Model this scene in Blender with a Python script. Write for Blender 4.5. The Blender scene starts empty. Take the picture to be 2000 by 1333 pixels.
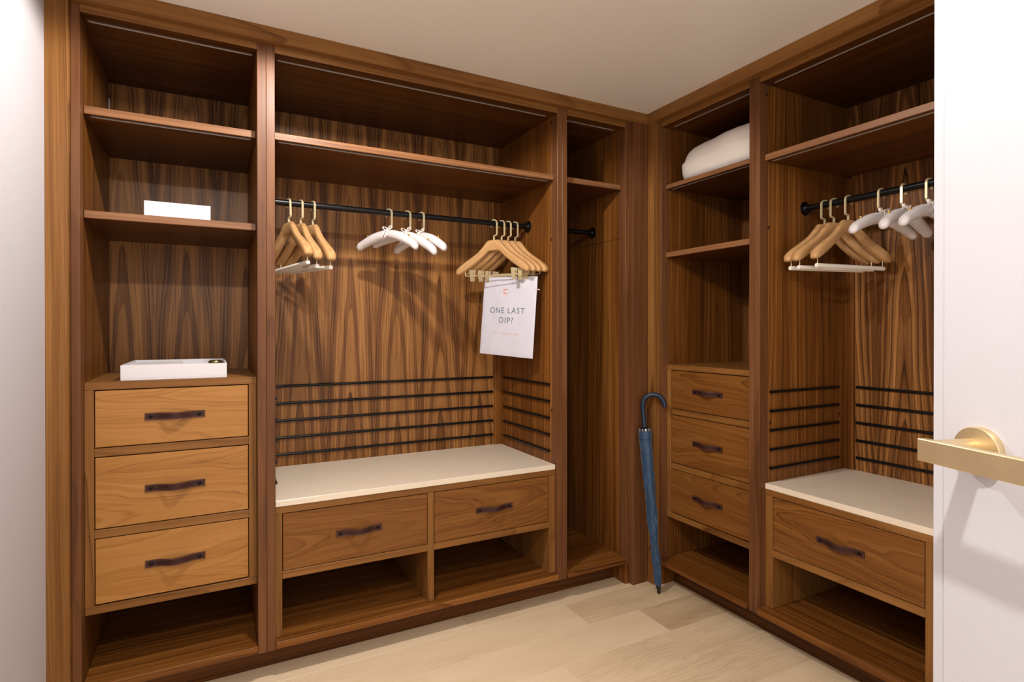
import bpy, bmesh, math, random
from mathutils import Vector, Matrix, noise
from math import radians, sin, cos, pi

random.seed(7)
sc = bpy.context.scene
COL = sc.collection

# ------------------------------------------------------------------ camera
cam_d = bpy.data.cameras.new('camera')
cam = bpy.data.objects.new('camera', cam_d); COL.objects.link(cam)
CX, CY, CZ, YAW, PIT, ROL, FPX, PV, PU = -1.9753, -2.2504, 1.2905, -0.4919, -0.0035, -0.0005, 1110.45, 650.13, 1006.49
f0 = Vector((-sin(YAW), cos(YAW), 0)); r0 = Vector((cos(YAW), sin(YAW), 0)); u0 = Vector((0, 0, 1))
ff = f0*cos(PIT)+u0*sin(PIT); uu = -f0*sin(PIT)+u0*cos(PIT)
rr = r0*cos(ROL)+uu*sin(ROL); uu = -r0*sin(ROL)+uu*cos(ROL)
M = Matrix((rr, uu, -ff)).transposed().to_4x4(); M.translation = (CX, CY, CZ)
cam.matrix_world = M
cam_d.sensor_width = 36.0; cam_d.sensor_fit = 'HORIZONTAL'
cam_d.lens = FPX*36.0/2000.0
cam_d.shift_x = -(PU-1000.0)/2000.0
cam_d.shift_y = -(666.5-PV)/2000.0
cam_d.clip_start = 0.02
sc.camera = cam

# ------------------------------------------------------------------ world, lamps, exposure
w = bpy.data.worlds.new('world'); sc.world = w; w.use_nodes = True
w.node_tree.nodes['Background'].inputs[0].default_value = (1.0, 0.955, 0.91, 1)
w.node_tree.nodes['Background'].inputs[1].default_value = 1.6
LAMP_WATTS = 128.0
LAMPS = [(-1.62, -0.56, 0.72), (-1.97, -2.12, 0.70)]
for (lx, ly, k) in LAMPS:
    ld = bpy.data.lights.new('downlight_lamp', 'SPOT')
    ld.energy = LAMP_WATTS*k; ld.color = (1.0, 0.96, 0.92)
    ld.spot_size = radians(172); ld.spot_blend = 0.18; ld.shadow_soft_size = 0.035
    lo = bpy.data.objects.new('downlight_lamp', ld); COL.objects.link(lo)
    lo.location = (lx, ly, 2.385)
sc.view_settings.view_transform = 'Standard'
sc.view_settings.look = 'None'
sc.view_settings.exposure = 0.13
sc.view_settings.gamma = 1.0
sc.view_settings.use_curve_mapping = False

# ------------------------------------------------------------------ materials
MATS = {}
def lin(c):
    def g(v):
        v /= 255.0
        return v/12.92 if v <= 0.04045 else ((v+0.055)/1.055)**2.4
    return (g(c[0]), g(c[1]), g(c[2]), 1.0)

class NT:
    def __init__(s, name):
        s.m = bpy.data.materials.new(name); s.m.use_nodes = True
        s.t = s.m.node_tree; s.b = s.t.nodes['Principled BSDF']; MATS[name] = s.m
    def n(s, kind, **kw):
        nd = s.t.nodes.new(kind)
        for k, v in kw.items():
            setattr(nd, k, v)
        return nd
    def put(s, sock, v):
        if isinstance(v, bpy.types.NodeSocket): s.t.links.new(v, sock)
        else: sock.default_value = v
    def math(s, op, a, b=0.0, c=None, clamp=False):
        nd = s.n('ShaderNodeMath', operation=op); nd.use_clamp = clamp
        s.put(nd.inputs[0], a); s.put(nd.inputs[1], b)
        if c is not None: s.put(nd.inputs[2], c)
        return nd.outputs[0]
    def comb(s, x, y, z):
        nd = s.n('ShaderNodeCombineXYZ')
        s.put(nd.inputs[0], x); s.put(nd.inputs[1], y); s.put(nd.inputs[2], z)
        return nd.outputs[0]
    def noise(s, vec, scale=1.0, detail=2.0, rough=0.5):
        nd = s.n('ShaderNodeTexNoise'); s.put(nd.inputs['Vector'], vec)
        nd.inputs['Scale'].default_value = scale; nd.inputs['Detail'].default_value = detail
        nd.inputs['Roughness'].default_value = rough
        return nd.outputs[0]
    def ramp(s, fac, stops, interp='LINEAR'):
        nd = s.n('ShaderNodeValToRGB'); cr = nd.color_ramp; cr.interpolation = interp
        while len(cr.elements) < len(stops): cr.elements.new(0.5)
        for e, (p, c) in zip(cr.elements, stops):
            e.position = p; e.color = c if len(c) == 4 else (*c, 1)
        s.put(nd.inputs[0], fac)
        return nd.outputs[0]
    def mix(s, fac, a, b, blend='MIX'):
        nd = s.n('ShaderNodeMix', data_type='RGBA', blend_type=blend)
        s.put(nd.inputs[0], fac); s.put(nd.inputs[6], a); s.put(nd.inputs[7], b)
        return nd.outputs[2]
    def bump(s, h, strength, dist=0.001):
        nd = s.n('ShaderNodeBump'); nd.inputs['Strength'].default_value = strength
        nd.inputs['Distance'].default_value = dist
        s.put(nd.inputs['Height'], h); s.t.links.new(nd.outputs[0], s.b.inputs['Normal'])

def plain(name, rgb, rough=0.5, metal=0.0, spec=0.5, bump=None, srgb=True, mottling=0.0, sheen=0.0, aniso=None):
    k = NT(name)
    c = lin(rgb) if srgb else (*rgb, 1)
    k.b.inputs['Roughness'].default_value = rough
    k.b.inputs['Metallic'].default_value = metal
    k.b.inputs['Specular IOR Level'].default_value = spec
    tc = k.n('ShaderNodeTexCoord').outputs['Object']
    if sheen: k.b.inputs['Sheen Weight'].default_value = sheen
    if mottling:
        nz = k.noise(tc, 9.0, 4.0, 0.6)
        lo = tuple(max(0, v*(1-mottling)) for v in c[:3])+(1,); hi = tuple(min(1, v*(1+mottling)) for v in c[:3])+(1,)
        k.put(k.b.inputs['Base Color'], k.ramp(nz, [(0.3, lo), (0.7, hi)]))
    else:
        k.b.inputs['Base Color'].default_value = c
    if aniso:
        mp = k.n('ShaderNodeMapping'); k.put(mp.inputs[0], tc); mp.inputs['Scale'].default_value = aniso
        nz = k.noise(mp.outputs[0], 1.0, 3.0, 0.6)
        k.put(k.b.inputs['Roughness'], k.math('MULTIPLY_ADD', nz, 0.25, rough-0.12))
        k.bump(nz, 0.15, 0.0006)
    elif bump:
        k.bump(k.noise(tc, bump[0], 3.0, 0.6), bump[1], bump[2])
    return k.m

def walnut(name, dark, mid, light, leaf=0.07, taper=0.12, pith=0.03, freq=130.0, warp=0.03, rough=0.38, figure=1.0, streak=0.5, vwarp=1.0, needles=1.0):
    """Sliced wood: growth rings of a slightly conical log cut by the board; attribute 'wood' = (across, depth, along)."""
    k = NT(name)
    at = k.n('ShaderNodeAttribute', attribute_name='wood')
    sx = k.n('ShaderNodeSeparateXYZ'); k.put(sx.inputs[0], at.outputs['Vector'])
    a, d, al = sx.outputs
    pp = k.math('PINGPONG', a, leaf)
    lowv = k.comb(k.math('MULTIPLY', a, 7.0), k.math('MULTIPLY', d, 4.0), k.math('MULTIPLY', al, 1.3*vwarp))
    low = k.math('SUBTRACT', k.noise(lowv, 1.0, 2.0, 0.5), 0.5)
    midv = k.comb(k.math('MULTIPLY', pp, 45.0), k.math('MULTIPLY', d, 20.0), k.math('MULTIPLY', al, 5.0*vwarp))
    midn = k.math('SUBTRACT', k.noise(midv, 1.0, 2.0, 0.5), 0.5)
    u = k.math('ADD', pp, k.math('MULTIPLY', low, 0.02))
    hh = k.math('ADD', d, pith)
    R = k.math('SQRT', k.math('ADD', k.math('MULTIPLY', u, u), k.math('MULTIPLY', hh, hh)))
    R = k.math('ADD', R, k.math('MULTIPLY', al, taper))
    R = k.math('ADD', R, k.math('MULTIPLY', low, warp))
    R = k.math('ADD', R, k.math('MULTIPLY', midn, warp*0.12))
    R = k.math('ADD', k.math('MULTIPLY', R, freq), k.math('MULTIPLY', k.noise(k.comb(k.math('MULTIPLY', R, freq*0.45), 0.0, 0.0), 1.0, 1.0, 0.5), 1.6))
    idx = k.math('FLOOR', R); rings = k.math('FRACT', R)
    wn = k.n('ShaderNodeTexWhiteNoise', noise_dimensions='1D'); k.put(wn.inputs['W'], idx)
    r1 = wn.outputs['Value']
    wn2 = k.n('ShaderNodeTexWhiteNoise', noise_dimensions='1D'); k.put(wn2.inputs['W'], k.math('ADD', idx, 71.3))
    r2 = wn2.outputs['Value']
    line = k.ramp(rings, [(0.0, (0.55,)*3), (0.08, (0.0,)*3), (0.45, (0.0,)*3), (0.80, (0.30,)*3), (0.95, (1.0,)*3), (1.0, (0.55,)*3)])
    line = k.math('MULTIPLY', line, k.math('MULTIPLY_ADD', k.math('POWER', r2, 1.7), 1.0, 0.12))
    wide = k.noise(k.comb(k.math('MULTIPLY', R, 0.30), k.math('MULTIPLY', d, 3.0), k.math('MULTIPLY', al, 0.5)), 1.0, 2.0, 0.5)
    fv = k.comb(k.math('MULTIPLY', a, 420.0), k.math('MULTIPLY', d, 420.0), k.math('MULTIPLY', al, 9.0))
    fine = k.noise(fv, 1.0, 3.0, 0.65)
    big = k.noise(k.comb(k.math('MULTIPLY', a, 16.0), k.math('MULTIPLY', d, 5.0), k.math('MULTIPLY', al, 1.1)), 1.0, 3.0, 0.55)
    v = k.math('MULTIPLY', line, -0.80*figure)
    v = k.math('ADD', v, k.math('MULTIPLY', k.math('SUBTRACT', r1, 0.42), 0.44*figure))
    v = k.math('ADD', v, k.math('MULTIPLY', k.math('SUBTRACT', wide, 0.5), 1.1*figure))
    v = k.math('ADD', v, k.math('MULTIPLY', k.math('SUBTRACT', fine, 0.5), 0.55*streak))
    v = k.math('ADD', v, k.math('MULTIPLY', k.math('SUBTRACT', big, 0.5), 1.1*streak))
    needle = k.noise(k.comb(k.math('MULTIPLY', a, 150.0), k.math('MULTIPLY', d, 60.0), k.math('MULTIPLY', al, 1.6)), 1.0, 2.0, 0.6)
    v = k.math('ADD', v, k.math('MULTIPLY', k.math('SUBTRACT', needle, 0.5), 0.75*needles))
    v = k.math('ADD', v, 0.56, clamp=True)
    c = k.ramp(v, [(0.0, (*dark, 1)), (0.5, (*mid, 1)), (1.0, (*light, 1))])
    k.put(k.b.inputs['Base Color'], c)
    k.put(k.b.inputs['Roughness'], k.math('MULTIPLY_ADD', fine, 0.16, rough-0.08))
    k.b.inputs['Specular IOR Level'].default_value = 0.22
    k.bump(fine, 0.12, 0.0005)
    return k.m

WALNUT_VENEER = walnut('walnut_veneer', (0.025, 0.0074, 0.0016), (0.150, 0.056, 0.0132), (0.38, 0.168, 0.047), leaf=0.118, taper=0.055, pith=0.020, freq=70, warp=0.030, figure=0.95, streak=0.55)
WALNUT_STRAIGHT = walnut('walnut_straight', (0.040, 0.0108, 0.0017), (0.150, 0.0505, 0.0088), (0.31, 0.123, 0.0265), leaf=0.30, taper=0.02, pith=0.012, freq=70, warp=0.025, figure=0.75, streak=0.55)
WALNUT_BOARD_SHADED = walnut('walnut_board_shaded', (0.030, 0.0078, 0.0013), (0.086, 0.0260, 0.0042), (0.160, 0.056, 0.0102), leaf=0.30, taper=0.03, pith=0.02, freq=70, warp=0.04, figure=0.8, streak=0.5)  # board walnut darkened in colour for the shade on shelf undersides
WALNUT_EDGE_LIT = walnut('walnut_edge_lit', (0.095, 0.036, 0.0145), (0.205, 0.088, 0.0350), (0.32, 0.152, 0.064), leaf=0.5, taper=0.01, pith=0.004, freq=100, warp=0.014, figure=0.4, streak=0.55)  # paler copy of the walnut, colour holds the light on shelf fronts
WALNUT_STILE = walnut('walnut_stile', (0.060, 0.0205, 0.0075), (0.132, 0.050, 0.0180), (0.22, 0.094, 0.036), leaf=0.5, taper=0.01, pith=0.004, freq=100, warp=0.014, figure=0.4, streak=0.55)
WALNUT_CASING = walnut('walnut_casing', (0.070, 0.023, 0.0048), (0.205, 0.084, 0.0200), (0.35, 0.163, 0.045), leaf=0.5, taper=0.012, pith=0.004, freq=150, warp=0.012, figure=0.45, streak=0.45, needles=0.8)
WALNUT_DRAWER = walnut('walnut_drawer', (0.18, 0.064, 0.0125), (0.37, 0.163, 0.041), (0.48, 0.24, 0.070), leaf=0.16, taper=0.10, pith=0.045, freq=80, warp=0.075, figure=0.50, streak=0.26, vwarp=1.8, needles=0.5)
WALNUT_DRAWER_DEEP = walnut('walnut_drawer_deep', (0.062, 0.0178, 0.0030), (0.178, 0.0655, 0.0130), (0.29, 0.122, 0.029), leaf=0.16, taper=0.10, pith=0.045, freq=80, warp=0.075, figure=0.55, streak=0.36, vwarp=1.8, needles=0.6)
OAK = walnut('hanger_wood', (0.27, 0.125, 0.045), (0.53, 0.295, 0.122), (0.66, 0.41, 0.195), leaf=0.2, taper=0.02, pith=0.01, freq=160, warp=0.02, figure=0.5, streak=0.4, rough=0.4)

def plank_mat():
    k = NT('oak_floor')
    at = k.n('ShaderNodeAttribute', attribute_name='wood')
    sx = k.n('ShaderNodeSeparateXYZ'); k.put(sx.inputs[0], at.outputs['Vector']); a, d, al = sx.outputs
    tn = k.n('ShaderNodeAttribute', attribute_name='tint').outputs['Fac']
    low = k.math('SUBTRACT', k.noise(k.comb(k.math('MULTIPLY', a, 9.0), k.math('MULTIPLY', d, 3.0), k.math('MULTIPLY', al, 2.0)), 1.0, 3.0, 0.5), 0.5)
    R = k.math('ADD', k.math('MULTIPLY', a, 1.0), k.math('MULTIPLY', low, 0.16))
    R = k.math('ADD', R, k.math('MULTIPLY', al, 0.02))
    fr = k.math('FRACT', k.math('MULTIPLY', R, 55.0))
    line = k.ramp(fr, [(0.0, (0.5,)*3), (0.2, (1,)*3), (0.8, (0.55,)*3), (0.93, (0.15,)*3), (1.0, (0.5,)*3)])
    fine = k.noise(k.comb(k.math('MULTIPLY', a, 260.0), d, k.math('MULTIPLY', al, 7.0)), 1.0, 3.0, 0.6)
    v = k.math('ADD', k.math('MULTIPLY', k.math('SUBTRACT', line, 0.5), 0.16), k.math('MULTIPLY', k.math('SUBTRACT', fine, 0.5), 0.3))
    v = k.math('ADD', v, k.math('MULTIPLY', low, 0.55))
    v = k.math('ADD', v, tn, clamp=True)
    c = k.ramp(v, [(0.0, lin((172, 140, 104))), (0.45, lin((221, 195, 159))), (1.0, lin((238, 216, 184)))])
    k.put(k.b.inputs['Base Color'], c)
    k.b.inputs['Roughness'].default_value = 0.45
    k.b.inputs['Specular IOR Level'].default_value = 0.35
    k.bump(fine, 0.1, 0.0004)
    return k.m
OAK_FLOOR = plank_mat()

WALL_WHITE = plain('wall_paint_white', (196, 191, 195), 0.6, bump=(400, 0.05, 0.0005), spec=0.3)
CEIL = plain('ceiling_paint', (244, 237, 226), 0.38, bump=(150, 0.03, 0.0005), spec=0.4)
DOOR_WHITE = plain('door_paint', (196, 193, 197), 0.45, bump=(220, 0.04, 0.0004), spec=0.4)
STONE = plain('cream_quartz', (228, 212, 190), 0.3, mottling=0.02, spec=0.5)
BLACK_METAL = plain('black_metal', (22, 21, 21), 0.32, 0.6, bump=(500, 0.04, 0.0003))
ALU = plain('aluminium_channel', (150, 140, 132), 0.35, 0.8)
DIFFUSER = plain('strip_diffuser', (176, 166, 158), 0.5)
LEATHER = plain('brown_leather', (54, 28, 22), 0.5, spec=0.25, bump=(900, 0.25, 0.0004), mottling=0.15)
RIVET = plain('dark_rivet', (30, 24, 22), 0.35, 0.8)
THREAD = plain('pale_thread', (150, 105, 92), 0.8)
BRASS = plain('satin_brass', (216, 194, 152), 0.36, 0.85, aniso=(30, 400, 30))
PALE_BRASS = plain('champagne_brass', (226, 208, 166), 0.38, 0.55)
GOLD = plain('polished_brass_stud', (222, 180, 92), 0.22, 1.0)
SATIN = plain('white_satin', (216, 206, 202), 0.45, bump=(120, 0.18, 0.002), sheen=0.3)
RIBBON = plain('white_ribbon', (246, 234, 224), 0.4, sheen=0.3)
FLOCK = plain('white_flocked_bar', (240, 230, 216), 0.7, sheen=0.2)
CARD = plain('white_card', (214, 209, 211), 0.5)
PAPER = plain('white_paper', (228, 220, 220), 0.7)
BAGMAT = plain('white_bag_plastic', (210, 207, 217), 0.42, bump=(26, 0.35, 0.004))
CORD = plain('pink_cord', (232, 190, 196), 0.7)
INK_GREY = plain('grey_blue_ink', (104, 120, 134), 0.7)
INK_ORANGE = plain('orange_ink', (214, 104, 56), 0.7)
INK_PALE = plain('pale_orange_ink', (216, 170, 146), 0.7)
TIN_GREEN = plain('dark_olive_lacquer', (58, 52, 30), 0.3, 0.3)
TIN_GOLD = plain('olive_gold_rim', (142, 124, 76), 0.3, 0.9)
NAVY_CLOTH = plain('navy_nylon', (34, 64, 94), 0.42, bump=(60, 0.25, 0.002), sheen=0.2)
NAVY_RUBBER = plain('navy_rubber', (20, 34, 56), 0.4)
BLACK_PLASTIC = plain('black_plastic', (12, 12, 13), 0.3)
SILVER = plain('silver_rib', (222, 216, 212), 0.25, 0.9)
LINEN = plain('cream_cotton', (234, 222, 210), 0.85, bump=(14, 0.25, 0.01), sheen=0.2)
PLUG = plain('dark_walnut_plug', (62, 32, 18), 0.45)
LENS = plain('lamp_lens', (250, 245, 238), 0.4)
LENS.node_tree.nodes['Principled BSDF'].inputs['Emission Color'].default_value = (1, 0.95, 0.88, 1)
LENS.node_tree.nodes['Principled BSDF'].inputs['Emission Strength'].default_value = 4.0

# ------------------------------------------------------------------ object helpers
def empty(name, loc, rz=0.0, label=None, cat=None, group=None, rot=None):
    o = bpy.data.objects.new(name, None); COL.objects.link(o)
    o.location = loc; o.rotation_euler = rot if rot else (0, 0, rz); o.empty_display_size = 0.05
    if label: o['label'] = label
    if cat: o['category'] = cat
    if group: o['group'] = group
    return o

def tag(o, label=None, cat=None, group=None, kind=None):
    if label: o['label'] = label
    if cat: o['category'] = cat
    if group: o['group'] = group
    if kind: o['kind'] = kind
    return o

def wloc(o):
    v = Vector((0, 0, 0))
    while o is not None:
        v += Vector(o.location); o = o.parent
    return v

def link(name, me, mat, parent=None, loc=(0, 0, 0), smooth=False):
    o = bpy.data.objects.new(name, me); COL.objects.link(o)
    if mat is not None and not me.materials: me.materials.append(mat)
    if parent is not None: o.parent = parent
    o.location = loc
    if smooth:
        for p in me.polygons: p.use_smooth = True
    return o

def wood_attr(me, grain, off, across=None):
    ax = 'xyz'.index(grain)
    vs = [v.co for v in me.vertices]
    ext = [max(v[i] for v in vs)-min(v[i] for v in vs) for i in range(3)]
    others = [i for i in range(3) if i != ax]
    if across is not None:
        ac = 'xyz'.index(across); dp = [i for i in others if i != ac][0]
    else:
        others.sort(key=lambda i: -ext[i]); ac, dp = others
    at = me.attributes.new('wood', 'FLOAT_VECTOR', 'POINT')
    for i, v in enumerate(vs):
        at.data[i].vector = (v[ac]+off[0], v[dp]+off[1], v[ax]+off[2])

CNT = [0]
def box_mesh(sx, sy, sz, bev=0.001):
    bm = bmesh.new()
    bmesh.ops.create_cube(bm, size=1.0)
    for v in bm.verts: v.co = Vector((v.co.x*sx, v.co.y*sy, v.co.z*sz))
    b = min(bev, 0.3*min(sx, sy, sz))
    if b > 0: bmesh.ops.bevel(bm, geom=list(bm.edges), offset=b, segments=1, affect='EDGES')
    me = bpy.data.meshes.new('box'); bm.to_mesh(me); bm.free()
    return me

def box(name, parent, x, y, z, mat, grain='z', bev=0.001, off=None, across=None):
    """axis-aligned board given by world extents"""
    x, y, z = sorted(x), sorted(y), sorted(z)
    me = box_mesh(x[1]-x[0], y[1]-y[0], z[1]-z[0], bev)
    me.name = name
    c = Vector(((x[0]+x[1])/2, (y[0]+y[1])/2, (z[0]+z[1])/2))
    if mat.name.startswith(('walnut', 'oak_floor', 'hanger')):
        CNT[0] += 1
        rnd = random.Random(CNT[0]*17)
        o_ = off if off else (rnd.uniform(0, 3), rnd.uniform(0, 0.03), rnd.uniform(0, 9))
        wood_attr(me, grain, o_, across)
    o = link(name, me, mat, parent)
    o.location = c-(wloc(parent) if parent else Vector((0, 0, 0)))
    return o

def tube_mesh(pts, rad, seg=12, closed=False, caps=True, prof=None):
    """sweep a round (or given 2-D profile) section along points; rad may be a list"""
    pts = [Vector(p) for p in pts]; n = len(pts)
    if not hasattr(rad, '__len__'): rad = [rad]*n
    if prof is None: prof = [(cos(2*pi*i/seg), sin(2*pi*i/seg)) for i in range(seg)]
    seg = len(prof)
    verts, faces = [], []
    tang = []
    for i in range(n):
        a = pts[i-1] if (i > 0 or closed) else pts[i]; b = pts[(i+1) % n] if (i < n-1 or closed) else pts[i]
        tang.append((b-a).normalized())
    t0 = tang[0]
    ref = Vector((0, 0, 1)) if abs(t0.z) < 0.9 else Vector((1, 0, 0))
    if abs(t0.y) < 0.6 and all(abs(p.y-pts[0].y) < 1e-6 for p in pts): ref = Vector((0, 1, 0))
    nrm = (ref-t0*ref.dot(t0)).normalized()
    for i in range(n):
        t = tang[i]
        nrm = (nrm-t*nrm.dot(t)).normalized(); bi = t.cross(nrm)
        k = 1.0
        if 0 < i < n-1 and not closed:
            d = (pts[i]-pts[i-1]).normalized().dot((pts[i+1]-pts[i]).normalized())
            k = min(1.6, 1/max(0.3, math.sqrt((1+d)/2)))
        for (px, py) in prof: verts.append(pts[i]+nrm*px*rad[i]+bi*py*rad[i]*k)
    m = n if closed else n-1
    for i in range(m):
        j = (i+1) % n
        for s in range(seg):
            s2 = (s+1) % seg
            faces.append((i*seg+s, i*seg+s2, j*seg+s2, j*seg+s))
    if caps and not closed:
        faces.append(tuple(range(seg-1, -1, -1))); faces.append(tuple((n-1)*seg+s for s in range(seg)))
    me = bpy.data.meshes.new('tube'); me.from_pydata([tuple(v) for v in verts], [], faces); me.update()
    return me

def shade(me, angle=40):
    for p in me.polygons: p.use_smooth = True
    try: me.set_sharp_from_angle(angle=radians(angle))
    except Exception: pass
    return me

def join(meshes):
    bm = bmesh.new()
    for m in meshes: bm.from_mesh(m)
    me = bpy.data.meshes.new('joined'); bm.to_mesh(me); bm.free()
    return me

def xf(me, mat):
    me.transform(mat); return me

def cyl_mesh(r, h, seg=24, axis='z', bev=0.0):
    bm = bmesh.new()
    bmesh.ops.create_cone(bm, cap_ends=True, cap_tris=False, segments=seg, radius1=r, radius2=r, depth=h)
    if bev:
        es = [e for e in bm.edges if any(len(f.verts) > 4 for f in e.link_faces)]
        bmesh.ops.bevel(bm, geom=es, offset=bev, segments=2, affect='EDGES')
    me = bpy.data.meshes.new('cyl'); bm.to_mesh(me); bm.free()
    if axis == 'x': me.transform(Matrix.Rotation(pi/2, 4, 'Y'))
    if axis == 'y': me.transform(Matrix.Rotation(pi/2, 4, 'X'))
    return shade(me, 35)

def lathe_mesh(prof, seg=28):
    verts, faces = [], []
    for (r, z) in prof:
        for s in range(seg): verts.append((r*cos(2*pi*s/seg), r*sin(2*pi*s/seg), z))
    for i in range(len(prof)-1):
        for s in range(seg):
            s2 = (s+1) % seg
            faces.append((i*seg+s, i*seg+s2, (i+1)*seg+s2, (i+1)*seg+s))
    faces.append(tuple(range(seg-1, -1, -1))); faces.append(tuple((len(prof)-1)*seg+s for s in range(seg)))
    me = bpy.data.meshes.new('lathe'); me.from_pydata(verts, [], faces); me.update()
    return shade(me, 40)

def text_mesh(body, size, offset=0.0, spacing=1.0, extrude=0.0002, line=1.0):
    cu = bpy.data.curves.new('lettering', 'FONT'); cu.body = body; cu.size = size
    cu.align_x = 'CENTER'; cu.align_y = 'CENTER'; cu.offset = offset; cu.space_character = spacing
    cu.extrude = extrude; cu.resolution_u = 4; cu.space_line = line
    o = bpy.data.objects.new('lettering_tmp', cu); COL.objects.link(o)
    dg = bpy.context.evaluated_depsgraph_get()
    me = bpy.data.meshes.new_from_object(o.evaluated_get(dg))
    bpy.data.objects.remove(o); bpy.data.curves.remove(cu)
    return me

def copy_tree(o, parent=None):
    c = o.copy(); COL.objects.link(c)
    if parent is not None: c.parent = parent
    for ch in list(o.children): copy_tree(ch, c)
    return c

# ------------------------------------------------------------------ measured layout (metres)
H = 2.40
ZCB, ZRB = 2.347, 2.320                    # underside of crown, underside of top rail
YC = 0.0295                                # face of the carcass stiles behind the casing
YD = 0.628                                 # face of the back panels
ZSB = 0.103                                # underside of carcass
S1T, S1B, S2T, S2B = 2.0365, 2.0105, 1.6905, 1.6650
XW = -2.430                                # left wall
S = WALNUT_STRAIGHT; B_ = WALNUT_BOARD_SHADED; K_ = WALNUT_CASING; V = WALNUT_VENEER; E_ = WALNUT_EDGE_LIT; D = WALNUT_DRAWER

def struct(o, label): tag(o, label, None, None, 'structure'); return o

# ------------------------------------------------------------------ room shell
fl = empty('floor', (0, 0, 0), label='pale whitewashed oak plank floor of the dressing room'); fl['kind'] = 'structure'
sub = box('subfloor', fl, (XW-0.02, 0.75), (-3.3, 0.75), (-0.05, -0.012), PLUG, bev=0)
rowe = [0.205, -0.002, -0.2085, -0.4155, -0.6205, -0.83, -1.037, -1.244, -1.451, -1.658, -1.865, -2.072, -2.279, -2.486, -2.70, -2.91]
joints = {0: [-0.98], 1: [-0.511, -2.05], 2: [-0.2365, -1.92], 3: [-0.777], 4: [-1.52], 5: [-0.62, -2.2], 6: [-1.2], 7: [-0.4, -1.9], 8: [-1.45], 9: [-0.8], 10: [-1.7], 11: [-0.9], 12: [-1.5], 13: [-0.7], 14: [-1.3]}
tints = {(1, 1): 0.50, (1, 2): 0.30, (2, 1): 0.52, (2, 2): 0.18, (3, 0): 0.62, (3, 1): 0.40, (4, 0): 0.50, (4, 1): 0.38, (5, 2): 0.42}
for i in range(len(rowe)-1):
    xs = [XW] + sorted(joints.get(i, [-1.0])) + [0.20]
    for j in range(len(xs)-1):
        o = box('plank', fl, (xs[j]+0.0004, xs[j+1]-0.0004), (rowe[i+1]+0.0004, rowe[i]-0.0004), (-0.012, 0), OAK_FLOOR, 'x', 0.0009)
        t = tints.get((i, j), random.Random(i*7+j).uniform(0.36, 0.6))
        at = o.data.attributes.new('tint', 'FLOAT', 'POINT')
        for q in at.data: q.value = t

struct(box('ceiling', None, (XW-0.05, 0.75), (-3.3, 0.75), (H, H+0.05), CEIL, bev=0), 'plain off-white plastered ceiling above the wardrobes')
struct(box('wall_left', None, (XW-0.06, XW), (-2.75, 0.72), (0, H), WALL_WHITE, bev=0), 'plain white wall at the left, meeting the walnut jamb casing')
struct(box('wall_back', None, (XW, 0.75), (0.66, 0.72), (0, H), WALL_WHITE, bev=0), 'white wall behind the long run of wardrobes')
struct(box('wall_right', None, (0.69, 0.75), (-2.75, 0.66), (0, H), WALL_WHITE, bev=0), 'white wall behind the right run of wardrobes')
struct(box('wall_rear', None, (0.0, 0.69), (-2.68, -1.975), (0, H), WALL_WHITE, bev=0), 'white boxed-in wall beyond the right run of wardrobes')
# ceiling downlights (fixtures around the lamps)
for i, (lx, ly, k) in enumerate(LAMPS):
    t = empty('downlight', (lx, ly, H), label=['slim round ceiling downlight in front of the long wardrobe run', 'slim round ceiling downlight near the doorway'][i], cat='ceiling light', group='ceiling downlights')
    ring = lathe_mesh([(0.040, 0.0), (0.052, 0.0), (0.052, -0.006), (0.044, -0.010), (0.040, -0.006)], 32)
    link('trim_ring', ring, WALL_WHITE, t)
    link('lens', xf(cyl_mesh(0.040, 0.004, 32), Matrix.Translation((0, 0, -0.003))), LENS, t)

# ------------------------------------------------------------------ walnut casing, crown, plinth
struct(box('trim_1', None, (XW, -2.3708), (0.0, 0.05), (0, H), K_, 'z', off=(0.3, 0.01, 1.0)), 'walnut jamb casing against the white left wall')
struct(box('trim_2', None, (-2.3706, 0.05), (0.0, 0.055), (ZCB, H), K_, 'x', off=(0.2, 0.01, 2.0)), 'walnut crown moulding over the long wardrobe run')
struct(box('trim_3', None, (-0.0952, 0.0), (0.0, 0.05), (0, ZCB), WALNUT_STILE, 'z', off=(0.2, 0.012, 4.0)), 'walnut corner casing ending the long wardrobe run')  # darker stile walnut here stands in for the weak light on this face
struct(box('trim_4', None, (0.0005, 0.05), (-0.0446, 0.0), (0, ZCB), K_, 'z', off=(0.31, 0.012, 6.0)), 'walnut corner casing starting the right wardrobe run')
struct(box('trim_5', None, (0.0, 0.055), (-1.975, -0.0005), (ZCB, H), K_, 'y', off=(0.5, 0.01, 3.0)), 'walnut crown moulding over the right wardrobe run')
struct(box('trim_6', None, (0.0, 0.05), (-1.975, -1.915), (0, ZCB), K_, 'z'), 'walnut jamb casing at the near end of the right run')
struct(box('trim_7', None, (-2.3704, 0.66), (0.055, 0.66), (ZCB+0.0005, H), S, 'x'), 'walnut soffit boards above the long run')
struct(box('trim_8', None, (0.0555, 0.69), (-1.975, 0.0545), (ZCB+0.0005, H), S, 'y'), 'walnut soffit boards above the right run')
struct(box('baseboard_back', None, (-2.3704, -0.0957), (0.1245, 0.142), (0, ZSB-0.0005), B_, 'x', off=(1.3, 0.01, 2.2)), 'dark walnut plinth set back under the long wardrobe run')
struct(box('baseboard_right', None, (0.1245, 0.142), (-1.9147, -0.0275), (0, ZSB-0.0005), B_, 'y', off=(1.1, 0.01, 5.2)), 'dark walnut plinth set back under the right wardrobe run')
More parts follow.
